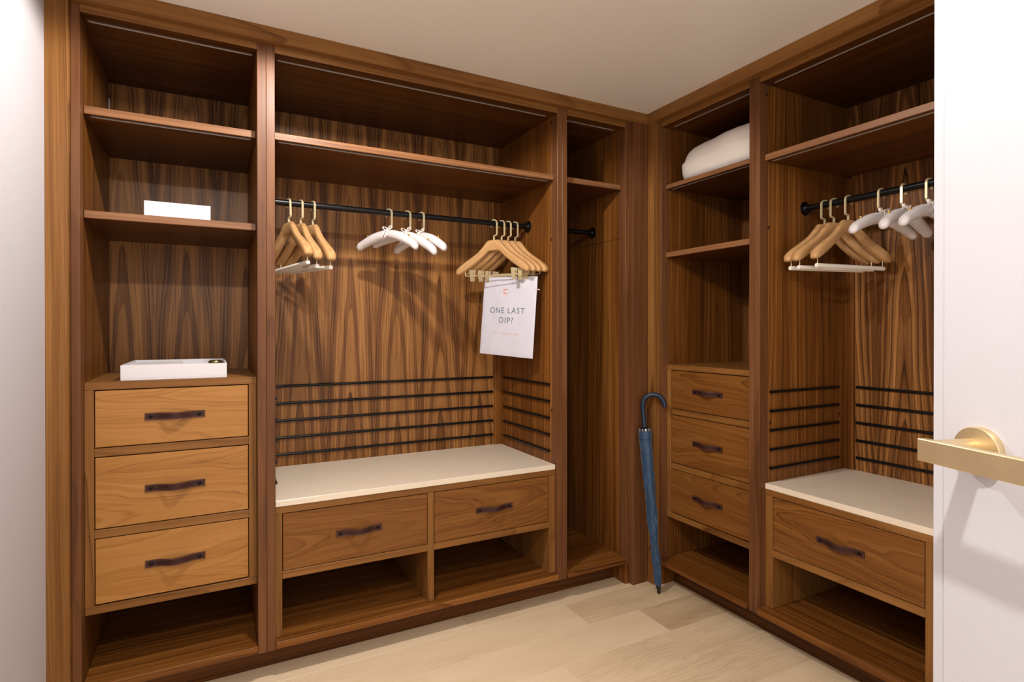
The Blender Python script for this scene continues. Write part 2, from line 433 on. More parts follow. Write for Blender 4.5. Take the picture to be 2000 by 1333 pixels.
# short returns closing the plinth at the corner casing
struct(box('trim_9', None, (-0.1208, -0.0955), (0.03, 0.124), (0, ZSB-0.0005), S, 'z'), 'walnut plinth return beside the corner casing')
struct(box('trim_10', None, (0.03, 0.124), (-0.0606, -0.046), (0, ZSB-0.0005), S, 'z'), 'walnut plinth return behind the umbrella tip')

# ------------------------------------------------------------------ wardrobe builder
# A run is described in local (s, t, z): s along the run, t depth into it.  AX maps to world.
class Run:
    def __init__(s, right):
        s.right = right
        s.g_s = 'y' if right else 'x'; s.g_t = 'x' if right else 'y'
    def ext(s, a, b):           # a: s-range, b: t-range -> world x, y ranges
        return (b, a) if s.right else (a, b)
    def pt(s, a, b, z): return (b, a, z) if s.right else (a, b, z)
LEFT, RIGHT = Run(False), Run(True)

def rbox(run, name, parent, sr, tr, zr, mat, grain='z', **kw):
    g = {'z': 'z', 's': run.g_s, 't': run.g_t}[grain]
    if 'across' in kw: kw['across'] = {'z': 'z', 's': run.g_s, 't': run.g_t}[kw['across']]
    x, y = run.ext(sr, tr)
    return box(name, parent, x, y, zr, mat, g, **kw)

def rcyl(run, name, parent, a, b, r, mat, seg=16):
    """cylinder from run-local point a to b (axis aligned)"""
    p, q = Vector(run.pt(*a)), Vector(run.pt(*b))
    d = q-p; ax = max(range(3), key=lambda i: abs(d[i]))
    me = cyl_mesh(r, d.length, seg, 'xyz'[ax], bev=min(0.0015, r*0.3, d.length*0.2))
    o = link(name, me, mat, parent)
    o.location = (p+q)/2-wloc(parent)
    return o

# leather strap handle, local: x along, -y outward, z up
def strap_mesh():
    L, hgt, th = 0.182, 0.024, 0.003
    N = 26; verts, faces = [], []
    def yo(x):
        t = abs(x)/(L/2)
        if t > 0.70: return 0.0
        return 0.0215*(0.5+0.5*cos(pi*t/0.70))
    for i in range(N+1):
        x = -L/2+L*i/N
        for (dy, dz) in ((0, -1), (0, 1), (th, 1), (th, -1)):
            verts.append((x, -(yo(x)+0.0005+dy), dz*hgt/2))
    for i in range(N):
        for s in range(4):
            s2 = (s+1) % 4
            faces.append((i*4+s, (i+1)*4+s, (i+1)*4+s2, i*4+s2))
    faces.append((0, 1, 2, 3)); faces.append(tuple(N*4+s for s in (3, 2, 1, 0)))
    me = bpy.data.meshes.new('strap'); me.from_pydata(verts, [], faces); me.update()
    bm = bmesh.new(); bm.from_mesh(me); bmesh.ops.recalc_face_normals(bm, faces=bm.faces); bm.to_mesh(me); bm.free()
    return shade(me, 50), yo
STRAP, STRAP_Y = strap_mesh()
STRAP.materials.append(LEATHER)
def stitch_mesh():
    bm = bmesh.new(); L = 0.182
    def dash(x0, x1, z0, z1):
        y0, y1 = -(STRAP_Y(x0)+0.0039), -(STRAP_Y(x1)+0.0039)
        vs = []
        if abs(x1-x0) > abs(z1-z0):
            hw = 0.00035
            for (x, y) in ((x0, y0), (x1, y1)):
                for (yy, zz) in ((0.0006, -hw), (0.0006, hw), (0, hw), (0, -hw)): vs.append(bm.verts.new((x, y+yy, z0+zz)))
        else:
            hw = 0.00035
            for z in (z0, z1):
                for (yy, xx) in ((0.0006, -hw), (0.0006, hw), (0, hw), (0, -hw)): vs.append(bm.verts.new((x0+xx, y0+yy, z)))
        for s in range(4):
            s2 = (s+1) % 4; bm.faces.new((vs[s], vs[s2], vs[4+s2], vs[4+s]))
        bm.faces.new(vs[0:4]); bm.faces.new(vs[7:3:-1])
    n = 38
    for z in (-0.0097, 0.0097):
        for i in range(n):
            x = -L/2+0.004+(L-0.008)*i/n; dash(x, x+0.0028, z, z)
    for x in (-L/2+0.003, L/2-0.003):
        for i in range(5):
            z = -0.0095+0.0185*i/5; dash(x, x, z, z+0.0024)
    bmesh.ops.recalc_face_normals(bm, faces=bm.faces)
    me = bpy.data.meshes.new('stitching'); bm.to_mesh(me); bm.free(); me.materials.append(THREAD)
    return me
STITCH = stitch_mesh()
RIVETM = lathe_mesh([(0.0058, 0.0), (0.0058, 0.0012), (0.0045, 0.0028), (0.0015, 0.0034)], 16)
RIVETM.transform(Matrix.Rotation(pi/2, 4, 'X')); RIVETM.materials.append(RIVET)
HANDLE_PARTS = []

def drawer(run, unit, sr, zr, tf, off=None, mat=None):
    """drawer front with leather pull, rivets and stitching"""
    o = rbox(run, 'drawer', unit, sr, (tf, tf+0.02), zr, mat or D, 's', bev=0.0012, off=off, across='z')
    sc_, zc = (sr[0]+sr[1])/2, (zr[0]+zr[1])/2-0.0005
    rot = -pi/2 if run.right else 0.0
    base = Vector(run.pt(sc_, tf, zc))-wloc(o)
    h = link('handle', STRAP, None, o, base); h.rotation_euler = (0, 0, rot)
    st = link('stitching', STITCH, None, o, base); st['kind'] = 'stuff'; st.rotation_euler = (0, 0, rot)
    for k in (-1, 1):
        q = Vector((k*0.0735, -(STRAP_Y(0.0735)+0.0035), 0)); q.rotate(Matrix.Rotation(rot, 3, 'Z'))
        rv = link('rivet', RIVETM, None, o, base+q); rv.rotation_euler = (0, 0, rot)
    return o

def carcass(run, unit, s0, s1, th0, th1, dtop=True, depth=YD, front=YC, edge=True):
    """sides (with lipping), back, top with rail.  s0<s1 inner faces; th0/th1 outer side thickness"""
    for (a, b) in ((s0-th0, s0-0.0002), (s1+0.0002, s1+th1)):
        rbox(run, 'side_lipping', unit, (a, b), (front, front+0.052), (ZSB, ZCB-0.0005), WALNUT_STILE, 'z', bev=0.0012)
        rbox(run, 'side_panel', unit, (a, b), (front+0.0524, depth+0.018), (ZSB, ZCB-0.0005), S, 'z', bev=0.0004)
    rbox(run, 'back_panel', unit, (s0, s1), (depth, depth+0.018), (ZSB, ZRB), V, 'z', bev=0.0004, across='s', off=((0.36 if run.right else 0.0)-0.018, 0.012, 0.2 if not run.right else 3.0))
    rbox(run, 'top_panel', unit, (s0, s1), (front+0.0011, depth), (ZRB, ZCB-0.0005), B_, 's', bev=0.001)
    rbox(run, 'top_rail', unit, (s0, s1), (front, front+0.0009), (ZRB, ZCB-0.0005), K_, 's', bev=0.0002, across='z')

def led(run, unit, sr, t, z):
    o = rbox(run, 'light_strip', unit, sr, (t-0.0045, t+0.0045), (z-0.0022, z+0.0005), ALU, bev=0.0005)
    rbox(run, 'diffuser', o, (sr[0]+0.004, sr[1]-0.004), (t-0.0025, t+0.0025), (z-0.003, z-0.001), DIFFUSER, bev=0.0003)

def plug(run, unit, s, t, z):
    """round cover cap on a side panel (axis along s)"""
    me = cyl_mesh(0.0075, 0.0012, 20, run.g_s)
    o = link('cover_cap', me, PLUG, unit); o.location = Vector(run.pt(s, t, z))-wloc(unit)

def rail_rod(run, unit, s0, s1, t, z, r=0.013):
    o = rcyl(run, 'hanging_rod', unit, (s0, t, z), (s1, t, z), r, BLACK_METAL, 24)
    for (s, k) in ((s0, 1), (s1, -1)):
        fl_ = lathe_mesh([(0.031, 0.0), (0.031, 0.003), (0.027, 0.0055), (0.019, 0.007), (0.0165, 0.010), (0.0165, 0.024), (0.0135, 0.0255)], 28)
        m = Matrix.Rotation(pi/2*k, 4, 'Y') if not run.right else Matrix.Rotation(-pi/2*k, 4, 'X')
        fl_.transform(m)
        f_ = link('flange', fl_, BLACK_METAL, o); f_.location = Vector(run.pt(s, t, z))-wloc(o)
        for q in range(3):
            a = 2*pi*q/3+0.5
            sm = cyl_mesh(0.0026, 0.0015, 10, run.g_s)
            w_ = link('screw', sm, RIVET, o); w_.location = Vector(run.pt(s+k*0.0052, t+0.0235*cos(a), z+0.0235*sin(a)))-wloc(o)
    return o

GZ = [1.030, 0.949, 0.868, 0.787, 0.708]
CH_Z = dict(d=[(0.898, 1.0905), (0.6255, 0.8662), (0.3735, 0.594)])

def chest(run, unit, s0, s1, tf, seeds):
    """three-drawer chest filling a bay, front face at depth tf"""
    st = 0.0265
    rbox(run, 'chest_top', unit, (s0+0.0005, s1-0.0005), (tf, YD-0.001), (1.0925, 1.119), K_, 's', bev=0.0012, across='t')
    rbox(run, 'chest_bottom', unit, (s0+0.0005, s1-0.0005), (tf, YD-0.001), (0.3435, 0.3700), K_, 's', bev=0.0012, across='t')
    rbox(run, 'chest_stile', unit, (s0+0.0005, s0+st), (tf+0.0005, YD-0.001), (0.3702, 1.0923), K_, 'z')
    rbox(run, 'chest_stile', unit, (s1-st, s1-0.0005), (tf+0.0005, YD-0.001), (0.3702, 1.0923), K_, 'z')
    for (a, b) in ((0.868, 0.8965), (0.5955, 0.6240)):
        rbox(run, 'chest_rail', unit, (s0+st+0.0002, s1-st-0.0002), (tf+0.0005, tf+0.35), (a, b), K_, 's', bev=0.0012)
    for i, (a, b) in enumerate(CH_Z['d']):
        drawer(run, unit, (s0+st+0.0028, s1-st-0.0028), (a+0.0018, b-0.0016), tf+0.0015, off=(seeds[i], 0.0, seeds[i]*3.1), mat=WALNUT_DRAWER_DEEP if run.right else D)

def bench(run, unit, s0, s1, tf, side_lo, side_hi, seeds, base_t):
    """bench box with two drawers over an open shoe shelf"""
    m = (s0+side_lo+s1-side_hi)/2
    rbox(run, 'bench_top_rail', unit, (s0+0.0005, s1-0.0005), (tf, YD-0.001), (0.6015, 0.6275), K_, 's', bev=0.001, across='t')
    rbox(run, 'bench_side', unit, (s0+0.0005, s0+side_lo), (tf+0.001, YD-0.001), (0.1362, 0.6013), K_, 'z')
    rbox(run, 'bench_side', unit, (s1-side_hi, s1-0.0005), (tf+0.001, YD-0.001), (0.1362, 0.6013), K_, 'z')
    rbox(run, 'bench_divider', unit, (m-0.014, m+0.014), (tf+0.001, YD-0.001), (0.1362, 0.6013), K_, 'z')
    for (a, b, sd) in ((s0+side_lo, m-0.014, seeds[0]), (m+0.014, s1-side_hi, seeds[1])):
        rbox(run, 'bench_shelf', unit, (a+0.0002, b-0.0002), (tf+0.0005, YD-0.001), (0.3535, 0.3815), K_, 's', bev=0.001, across='t')
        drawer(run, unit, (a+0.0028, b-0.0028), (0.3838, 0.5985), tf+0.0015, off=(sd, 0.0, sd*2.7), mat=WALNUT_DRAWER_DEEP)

def base_shelf(run, unit, s0, s1, tf):
    rbox(run, 'base_shelf', unit, (s0+0.0005, s1-0.0005), (tf, YD-0.001), (0.1100, 0.1357), S, 's', bev=0.0015, across='t')

def shelf(run, unit, s0, s1, tf, zb, zt, strip=True):
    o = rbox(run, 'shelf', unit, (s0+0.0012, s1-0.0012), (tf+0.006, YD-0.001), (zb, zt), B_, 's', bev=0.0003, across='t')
    rbox(run, 'lit_edge', o, (s0+0.0012, s1-0.0012), (tf, tf+0.0061), (zb, zt), E_, 's', bev=0.0015, across='z')  # added front strip, its paler colour imitates light on the shelf edge
    if strip: led(run, unit, (s0+0.016, s1-0.016), tf+0.026, zb)

# ---------------- long run, bay 1 : shelf tower
a0, a1 = -2.3453, -1.8244
u = empty('shelf_tower', ((a0+a1)/2, 0.33, ZSB), label='tall walnut shelf tower with three drawers beside the white left wall', cat='cabinet')
carcass(LEFT, u, a0, a1, 0.0250, 0.0300)
shelf(LEFT, u, a0, a1, 0.080, S1B, S1T)
shelf(LEFT, u, a0, a1, 0.080, S2B, S2T, strip=False)
chest(LEFT, u, a0, a1, 0.080, (0.73, 0.41, 1.17))
base_shelf(LEFT, u, a0, a1, 0.020)
led(LEFT, u, (a0+0.012, a1-0.012), 0.086, ZRB)

rbox(LEFT, 'caulk_seam', u, (a0, a0+0.0028), (YD-0.003, YD), (S1T, 2.255), CARD, bev=0)

# ---------------- long run, bay 2 : hanging bay with bench
b0, b1 = -1.7639, -0.5271
u2 = empty('hanging_wardrobe', ((b0+b1)/2, 0.33, ZSB), label='wide walnut hanging bay with a two-drawer bench and the white swimsuit bag', cat='wardrobe')
carcass(LEFT, u2, b0, b1, 0.0298, 0.0268)
rbox(LEFT, 'filler_strip', u2, (b0, b0+0.042), (YD-0.013, YD-0.0005), (0.652, S1B-0.001), S, 'z')
rbox(LEFT, 'filler_strip', u2, (b1-0.042, b1), (YD-0.013, YD-0.0005), (0.652, S1B-0.001), S, 'z')
shelf(LEFT, u2, b0, b1, 0.061, S1B, S1T)
led(LEFT, u2, (b0+0.012, b1-0.03), 0.086, ZRB)
rail_rod(LEFT, u2, b0, b1, 0.310, 1.828)
bench(LEFT, u2, b0, b1, 0.050, 0.0245, 0.0345, (1.93, 0.29), 0.02)
base_shelf(LEFT, u2, b0, b1, 0.018)
for z in GZ:
    rcyl(LEFT, 'guard_bar', u2, (b0+0.057, YD-0.007, z), (b1-0.052, YD-0.007, z), 0.0062, BLACK_METAL)
    for sx_ in (b0+0.0068, b1-0.0068):
        rcyl(LEFT, 'guard_bar', u2, (sx_, 0.094, z), (sx_, 0.579, z), 0.0062, BLACK_METAL)
for (t, z) in ((0.084, 1.730), (0.562, 0.907), (0.080, 0.905), (0.082, 2.293)):
    plug(LEFT, u2, b1-0.0002, t, z)
tag(box('bench_slab', None, (b0+0.001, b1-0.001), (0.048, YD-0.001), (0.6280, 0.6513), STONE, bev=0.0015), 'cream stone bench top in the wide bay under the swimsuit bag', 'worktop')

# ---------------- long run, bay 3 : narrow corner bay
c0, c1 = -0.4721, -0.1208
u3 = empty('corner_wardrobe', ((c0+c1)/2, 0.33, ZSB), label='narrow dark walnut hanging bay in the corner left of the umbrella', cat='wardrobe')
carcass(LEFT, u3, c0, c1, 0.0268, 0.0253)
shelf(LEFT, u3, c0, c1, 0.061, S1B, S1T, strip=False)
led(LEFT, u3, (c0+0.012, c1-0.03), 0.086, ZRB)
rail_rod(LEFT, u3, c0, c1, 0.312, 1.828)
base_shelf(LEFT, u3, c0, c1, 0.018)
rbox(LEFT, 'panel_joint', u3, (c1-0.0006, c1+0.001), (0.055, YD-0.002), (1.7625, 1.7640), BLACK_PLASTIC, bev=0)

# ---------------- right run, bay A : drawer tower
d1, d0 = -0.0606, -0.5929
u4 = empty('drawer_tower', (0.33, (d0+d1)/2, ZSB), label='walnut shelf tower with three drawers right of the umbrella', cat='cabinet')
carcass(RIGHT, u4, d0, d1, 0.0255, 0.0155, front=0.0375)
shelf(RIGHT, u4, d0, d1, 0.066, S1B-0.001, S1T-0.006)
shelf(RIGHT, u4, d0, d1, 0.066, S2B-0.003, S2T-0.003, strip=False)
chest(RIGHT, u4, d0, d1, 0.075, (0.57, 1.41, 0.87))
base_shelf(RIGHT, u4, d0, d1, 0.020)
led(RIGHT, u4, (d0+0.012, d1-0.035), 0.088, ZRB)

# ---------------- right run, bay B : second hanging bay
e1, e0 = -0.6463, -1.885
u5 = empty('hanging_wardrobe', (0.33, (e0+e1)/2, ZSB), label='walnut hanging bay with a bench drawer, partly hidden by the white door', cat='wardrobe')
carcass(RIGHT, u5, e0, e1, 0.0290, 0.0270, front=0.0375)
rbox(RIGHT, 'filler_strip', u5, (e1-0.042, e1), (YD-0.013, YD-0.0005), (0.652, S1B-0.02), S, 'z')
shelf(RIGHT, u5, e0, e1, 0.066, S1B-0.011, S1T-0.011)
led(RIGHT, u5, (e0+0.012, e1-0.03), 0.088, ZRB)
rail_rod(RIGHT, u5, e0, e1, 0.329, 1.826)
bench(RIGHT, u5, e0, e1, 0.072, 0.0345, 0.0345, (0.93, 2.2), 0.02)
base_shelf(RIGHT, u5, e0, e1, 0.020)
for z in GZ:
    rcyl(RIGHT, 'guard_bar', u5, (e0+0.05, YD-0.007, z+0.002), (e1-0.052, YD-0.007, z+0.002), 0.0062, BLACK_METAL)
    rcyl(RIGHT, 'guard_bar', u5, (e1-0.0068, 0.096, z+0.002), (e1-0.0068, 0.565, z+0.002), 0.0062, BLACK_METAL)
for (t, z) in ((0.091, 1.723), (0.104, 0.902), (0.578, 0.907), (0.078, 2.279), (0.54, 2.276)):
    plug(RIGHT, u5, e1-0.0004, t, z)
tag(box('bench_slab', None, (0.070, YD-0.001), (e0+0.001, e1-0.001), (0.6280, 0.6513), STONE, bev=0.0015), 'cream stone bench top in the right bay, cut off by the white door', 'worktop')

# ------------------------------------------------------------------ open door with lever
ED = Vector((-1.2710, -1.9131, 0)); DU = Vector((-0.2871, -0.9579, 0)); DN = Vector((-0.9579, 0.2871, 0))
# local frame: x along DU (towards hinge), y along -DN (into the leaf), z up
door_rot = math.atan2(DU.y, DU.x)
dr = empty('door_1', (ED.x, ED.y, 0), door_rot, label='open white door at the right edge with a brass lever handle'); dr['kind'] = 'structure'
# x local = DU; y local = rot90(DU) = (-DU.y, DU.x) = (0.958,-0.287) = -DN
def lbox(name, parent, x, y, z, mat, bev=0.001):
    me = box_mesh(x[1]-x[0], y[1]-y[0], z[1]-z[0], bev)
    return link(name, me, mat, parent, ((x[0]+x[1])/2, (y[0]+y[1])/2, (z[0]+z[1])/2))
lbox('door_leaf', dr, (0.0135, 0.82), (0, 0.042), (0.006, 2.06), DOOR_WHITE, 0.0012)
lbox('edge_lipping', dr, (0.0, 0.0132), (0.0012, 0.042), (0.006, 2.06), DOOR_WHITE, 0.0015)
for zh in (0.25, 1.05, 1.85):
    hg = link('hinge', cyl_mesh(0.007, 0.10, 16, 'z', 0.001), BRASS, dr, (0.827, -0.004, zh))
UR, ZL = 0.0545, 1.1682
rose = lathe_mesh([(0.0245, 0.0), (0.0245, 0.006), (0.0235, 0.0075), (0.012, 0.0078)], 40); rose.transform(Matrix.Rotation(pi/2, 4, 'X'))
link('lever_rose', rose, BRASS, dr, (UR, 0.0, ZL))
bar = box_mesh(0.150, 0.0095, 0.0225, 0.0009)
lv = link('lever_handle', bar, BRASS, dr, (UR+0.0605, -0.0575, ZL+0.0015))
neck = cyl_mesh(0.0108, 0.048, 28, 'y')
link('lever_neck', neck, BRASS, lv, (-0.0635, 0.0280, 0.0))

# ------------------------------------------------------------------ hangers
SUP = []
for i in range(14):
    a = 2*pi*(i+0.5)/14; c, s_ = cos(a), sin(a)
    SUP.append((math.copysign(abs(c)**0.55, c), math.copysign(abs(s_)**0.55, s_)))

def interp(tab, x):
    for (p, q) in zip(tab, tab[1:]):
        if x <= q[0]:
            t = (x-p[0])/(q[0]-p[0])
            return [p[i]+(q[i]-p[i])*t for i in range(1, len(p))]
    return list(tab[-1][1:])
BODY = [(0.0, -0.083, -0.137, 0.0115), (0.022, -0.083, -0.1375, 0.0115), (0.032, -0.084, -0.140, 0.0115), (0.040, -0.0895, -0.146, 0.0116), (0.050, -0.1015, -0.1555, 0.0120), (0.065, -0.1190, -0.1680, 0.0128),
        (0.083, -0.137, -0.182, 0.0138), (0.110, -0.1565, -0.202, 0.0155), (0.135, -0.1715, -0.219, 0.0172), (0.160, -0.187, -0.2345, 0.0188), (0.182, -0.201, -0.2470, 0.0198), (0.198, -0.2135, -0.2525, 0.0190),
        (0.207, -0.2225, -0.2515, 0.0165), (0.2125, -0.2300, -0.2475, 0.0115), (0.2145, -0.2365, -0.2425, 0.0045)]
def hanger_body_mesh():
    xs = [-b[0] for b in reversed(BODY[1:])]+[b[0] for b in BODY]
    verts, faces = [], []; ns = len(SUP)
    for x in xs:
        zt, zb, hy = interp(BODY, abs(x)) if abs(x) > 0 else BODY[0][1:]
        zc, hz = (zt+zb)/2, (zt-zb)/2
        lean = 0.018*(abs(x)/0.21)**1.6
        for (px, pz) in SUP: verts.append((x, -lean+px*hy, zc+pz*hz))
    for i in range(len(xs)-1):
        for s in range(ns):
            s2 = (s+1) % ns; faces.append((i*ns+s, (i+1)*ns+s, (i+1)*ns+s2, i*ns+s2))
    faces.append(tuple(range(ns))); faces.append(tuple((len(xs)-1)*ns+s for s in range(ns-1, -1, -1)))
    me = bpy.data.meshes.new('hanger_body'); me.from_pydata(verts, [], faces); me.update()
    bm = bmesh.new(); bm.from_mesh(me); bmesh.ops.recalc_face_normals(bm, faces=bm.faces); bm.to_mesh(me); bm.free()
    at = me.attributes.new('wood', 'FLOAT_VECTOR', 'POINT')
    for i, v in enumerate(me.vertices):
        ang = abs(v.co.x)*0.75
        at.data[i].vector = (v.co.z+ang+0.4, v.co.y+0.01, v.co.x*1.0+2.0)
    return shade(me, 50)
BODYM = hanger_body_mesh(); BODYM.materials.append(OAK)
def hook_mesh(s, z0):
    R = 0.0172; pts = [(0, 0, z0), (0, 0, -0.0655), (s*0.004, 0, -0.0615), (s*(R-0.004), 0, -0.0605), (s*R, 0, -0.0555), (s*R, 0, -0.02), (s*R, 0, 0.0)]
    for i in range(1, 13):
        a = pi*i/12; pts.append((s*R*cos(a), 0, R*sin(a)))
    pts.append((-s*R, 0, -0.010)); pts.append((-s*R, 0, -0.0185))
    w_ = [(0.0024, 0.0040), (-0.0024, 0.0040), (-0.0024, -0.0040), (0.0024, -0.0040)]
    # profile in (normal, binormal); first normal points along y
    prof = [(q[1], q[0]) for q in w_]
    me = tube_mesh(pts, 1.0, prof=prof)
    bm = bmesh.new(); bm.from_mesh(me); bmesh.ops.recalc_face_normals(bm, faces=bm.faces); bm.to_mesh(me); bm.free()
    me.materials.append(PALE_BRASS)
    return shade(me, 35)
HOOKS = {(s, z): hook_mesh(s, z) for s in (1, -1) for z in (-0.086, -0.082)}
BARM = cyl_mesh(0.0088, 0.378, 16, 'x', bev=0.003); BARM.materials.append(FLOCK)
PINM = cyl_mesh(0.0021, 0.048, 8, 'z'); PINM.materials.append(PALE_BRASS)
def wire_mesh():
    pts = [(-0.166, -0.012, -0.226), (-0.166, -0.012, -0.252), (-0.163, -0.012, -0.2575), (-0.157, -0.012, -0.259), (0.157, -0.012, -0.259), (0.163, -0.012, -0.2575), (0.166, -0.012, -0.252), (0.166, -0.012, -0.226)]
    me = tube_mesh(pts, 0.0022, 8); me.materials.append(PALE_BRASS); return shade(me, 50)
WIREM = wire_mesh()
def clip_mesh():
    parts = []
    for sg in (1, -1):
        # plate: splayed on top, pinching below; side cheeks fold in around the pivot
        prof = [(0.0125, 0.030), (0.0095, 0.010), (0.0062, -0.008), (0.0015, -0.028)]
        verts, faces = [], []
        for (y, z) in prof:
            for x in (-0.0105, 0.0105):
                verts += [(x, sg*y, z), (x, sg*(y+0.0013), z)]
        for i in range(len(prof)-1):
            a, b = i*4, (i+1)*4
            faces += [(a, a+2, b+2, b), (a+1, b+1, b+3, a+3), (a, b, b+1, a+1), (a+2, a+3, b+3, b+2)]
        faces += [(0, 1, 3, 2), (len(verts)-4, len(verts)-2, len(verts)-1, len(verts)-3)]
        me = bpy.data.meshes.new('plate'); me.from_pydata(verts, [], faces); me.update(); parts.append(me)
        for x in (-0.0105, 0.0098):
            v2 = [(x, sg*0.0125, 0.026), (x, sg*0.002, 0.004), (x, sg*0.0065, -0.009), (x+0.0007, sg*0.0125, 0.026), (x+0.0007, sg*0.002, 0.004), (x+0.0007, sg*0.0065, -0.009)]
            m2 = bpy.data.meshes.new('cheek'); m2.from_pydata(v2, [], [(0, 1, 2), (5, 4, 3), (0, 3, 4, 1), (1, 4, 5, 2), (2, 5, 3, 0)]); m2.update(); parts.append(m2)
    parts.append(cyl_mesh(0.0042, 0.022, 14, 'x'))
    me = join(parts)
    bm = bmesh.new(); bm.from_mesh(me); bmesh.ops.recalc_face_normals(bm, faces=bm.faces); bm.to_mesh(me); bm.free()
    me.materials.append(PALE_BRASS)
    return me
CLIPM = clip_mesh()

def wood_hanger(loc, ang, hook_s, label, group, kind, tilt=0.0):
    t = empty('wooden_hanger', loc, radians(ang), label, 'hanger', group, rot=(0, radians(tilt), radians(ang)))
    link('body', BODYM, None, t); link('hook', HOOKS[(hook_s, -0.086)], None, t)
    if kind == 'bar':
        link('trouser_bar', BARM, None, t, (0, -0.012, -0.2765))
        for k in (-1, 1): link('bar_pin', PINM, None, t, (k*0.180, -0.012, -0.254))
    else:
        link('clip_wire', WIREM, None, t)
        for k in (-1, 1): link('clip', CLIPM, None, t, (k*0.122, -0.012, -0.259))
    return t

ROD_L, ROD_R = 0.310, 0.329
for i, (x, ang, lab) in enumerate([(-1.686, -72.0, 'wooden trouser hanger with a white bar, first from the shelf tower'),
                                   (-1.637, -74.0, 'wooden trouser hanger with a white bar, middle of the three by the shelf tower'),
                                   (-1.588, -72.5, 'wooden trouser hanger with a white bar, nearest the satin hangers in the wide bay')]):
    wood_hanger((x, ROD_L, 1.828), ang, 1, lab, 'wooden trouser hangers in the wide bay', 'bar', tilt=-3.0 if i == 0 else 0.5*i)
for i, (x, ang, lab) in enumerate([(-0.724, -58.0, 'wooden clip hanger nearest the camera, in front of the swimsuit bag'),
                                   (-0.681, -61.5, 'wooden clip hanger second from the front, above the swimsuit bag'),
                                   (-0.644, -64.5, 'wooden clip hanger that holds the white swimsuit bag'),
                                   (-0.604, -67.0, 'wooden clip hanger nearest the rod end, behind the swimsuit bag')]):
    wood_hanger((x, ROD_L, 1.828), ang, 1, lab, 'wooden clip hangers in the wide bay', 'clip')
for i, (y, ang, lab) in enumerate([(-0.738, -13.0, 'wooden trouser hanger nearest the rod end in the right bay'),
                                   (-0.779, -14.0, 'wooden trouser hanger in the middle of the three in the right bay'),
                                   (-0.840, -8.0, 'wooden trouser hanger next to the satin hangers in the right bay')]):
    wood_hanger((ROD_R, y, 1.826), ang, -1, lab, 'wooden trouser hangers in the right bay', 'bar')

# padded satin hangers
def satin_body_mesh(seed):
    N = 48; seg = 18; verts, faces = [], []
    rnd = random.Random(seed)
    ph = rnd.uniform(0, 9)
    for i in range(N+1):
        x = -0.186+0.372*i/N; ax = abs(x)
        zc = -0.0985-0.050*(ax/0.165)**1.75
        r = 0.0205+0.0022*sin(pi*min(1, ax/0.15))
        e = (0.186-ax)/0.020
        if e < 1: r *= math.sqrt(max(0.02, 1-(1-e)**2))
        r *= 1-0.16*math.exp(-(ax/0.008)**2)
        for s in range(seg):
            a = 2*pi*s/seg
            gather = math.exp(-(ax/0.045)**2)
            rr_ = r*(1+0.05*gather*sin(a*7+ph)+0.03*noise.noise(Vector((x*40, a*1.2, ph))))
            dz = 0.0
            verts.append((x, -0.010*(ax/0.18)**1.5+rr_*cos(a)*0.95, zc+rr_*sin(a)))
    for i in range(N):
        for s in range(seg):
            s2 = (s+1) % seg; faces.append((i*seg+s, (i+1)*seg+s, (i+1)*seg+s2, i*seg+s2))
    faces.append(tuple(range(seg))); faces.append(tuple(N*seg+s for s in range(seg-1, -1, -1)))
    me = bpy.data.meshes.new('padded_body'); me.from_pydata(verts, [], faces); me.update()
    bm = bmesh.new(); bm.from_mesh(me); bmesh.ops.recalc_face_normals(bm, faces=bm.faces); bm.to_mesh(me); bm.free()
    me.materials.append(SATIN)
    return shade(me, 80)
def ribbon_mesh(paths, wd, th=0.0006):
    verts, faces = [], []
    for path, wv in paths:
        b = len(verts); n = len(path); wv = Vector(wv)
        for i, p in enumerate(path):
            p = Vector(p); a = Vector(path[max(0, i-1)]); c = Vector(path[min(n-1, i+1)])
            t = (c-a).normalized(); nr = t.cross(wv).normalized()*th
            k = wd*0.5*(0.55 if i in (0, n-1) else 1.0)
            for (sw, sn) in ((-1, -1), (1, -1), (1, 1), (-1, 1)): verts.append(p+wv*sw*k+nr*sn)
        for i in range(n-1):
            for s in range(4):
                s2 = (s+1) % 4; faces.append((b+i*4+s, b+(i+1)*4+s, b+(i+1)*4+s2, b+i*4+s2))
        faces.append((b, b+1, b+2, b+3)); faces.append(tuple(b+(n-1)*4+s for s in (3, 2, 1, 0)))
    me = bpy.data.meshes.new('ribbon'); me.from_pydata([tuple(v) for v in verts], [], faces); me.update()
    bm = bmesh.new(); bm.from_mesh(me); bmesh.ops.recalc_face_normals(bm, faces=bm.faces); bm.to_mesh(me); bm.free()
    me.materials.append(RIBBON)
    return shade(me, 60)
def bow_mesh():
    P = []; y0 = -0.006; zc = -0.076
    for k in (-1, 1):
        loop = []
        for i in range(11):
            a = pi*2*i/10
            rr_ = 0.5*(1-cos(a))
            loop.append((k*(0.001+0.026*rr_), y0-0.004*sin(a/2), zc+0.011*rr_+0.0075*sin(a)*(0.6+0.4*rr_)))
        P.append((loop, (0, 1, 0)))
        tail = [(k*0.001, y0-0.004, zc), (k*0.006, y0-0.012, zc-0.006), (k*0.011, y0-0.018, zc-0.018), (k*0.014, y0-0.021, zc-0.032)]
        P.append((tail, (0.9*k, 0.2, 0.35)))
    rib = ribbon_mesh(P, 0.010)
    wrap = lathe_mesh([(0.0068, -0.084), (0.0072, -0.079), (0.0062, -0.073), (0.0048, -0.069)], 14)
    kn = lathe_mesh([(0.001, -0.0045), (0.0042, -0.003), (0.0052, 0.0), (0.0042, 0.003), (0.001, 0.0045)], 12); kn.transform(Matrix.Translation((0, y0-0.004, zc)))
    me = join([rib, wrap, kn]); me.materials.clear(); me.materials.append(RIBBON)
    return shade(me, 60)
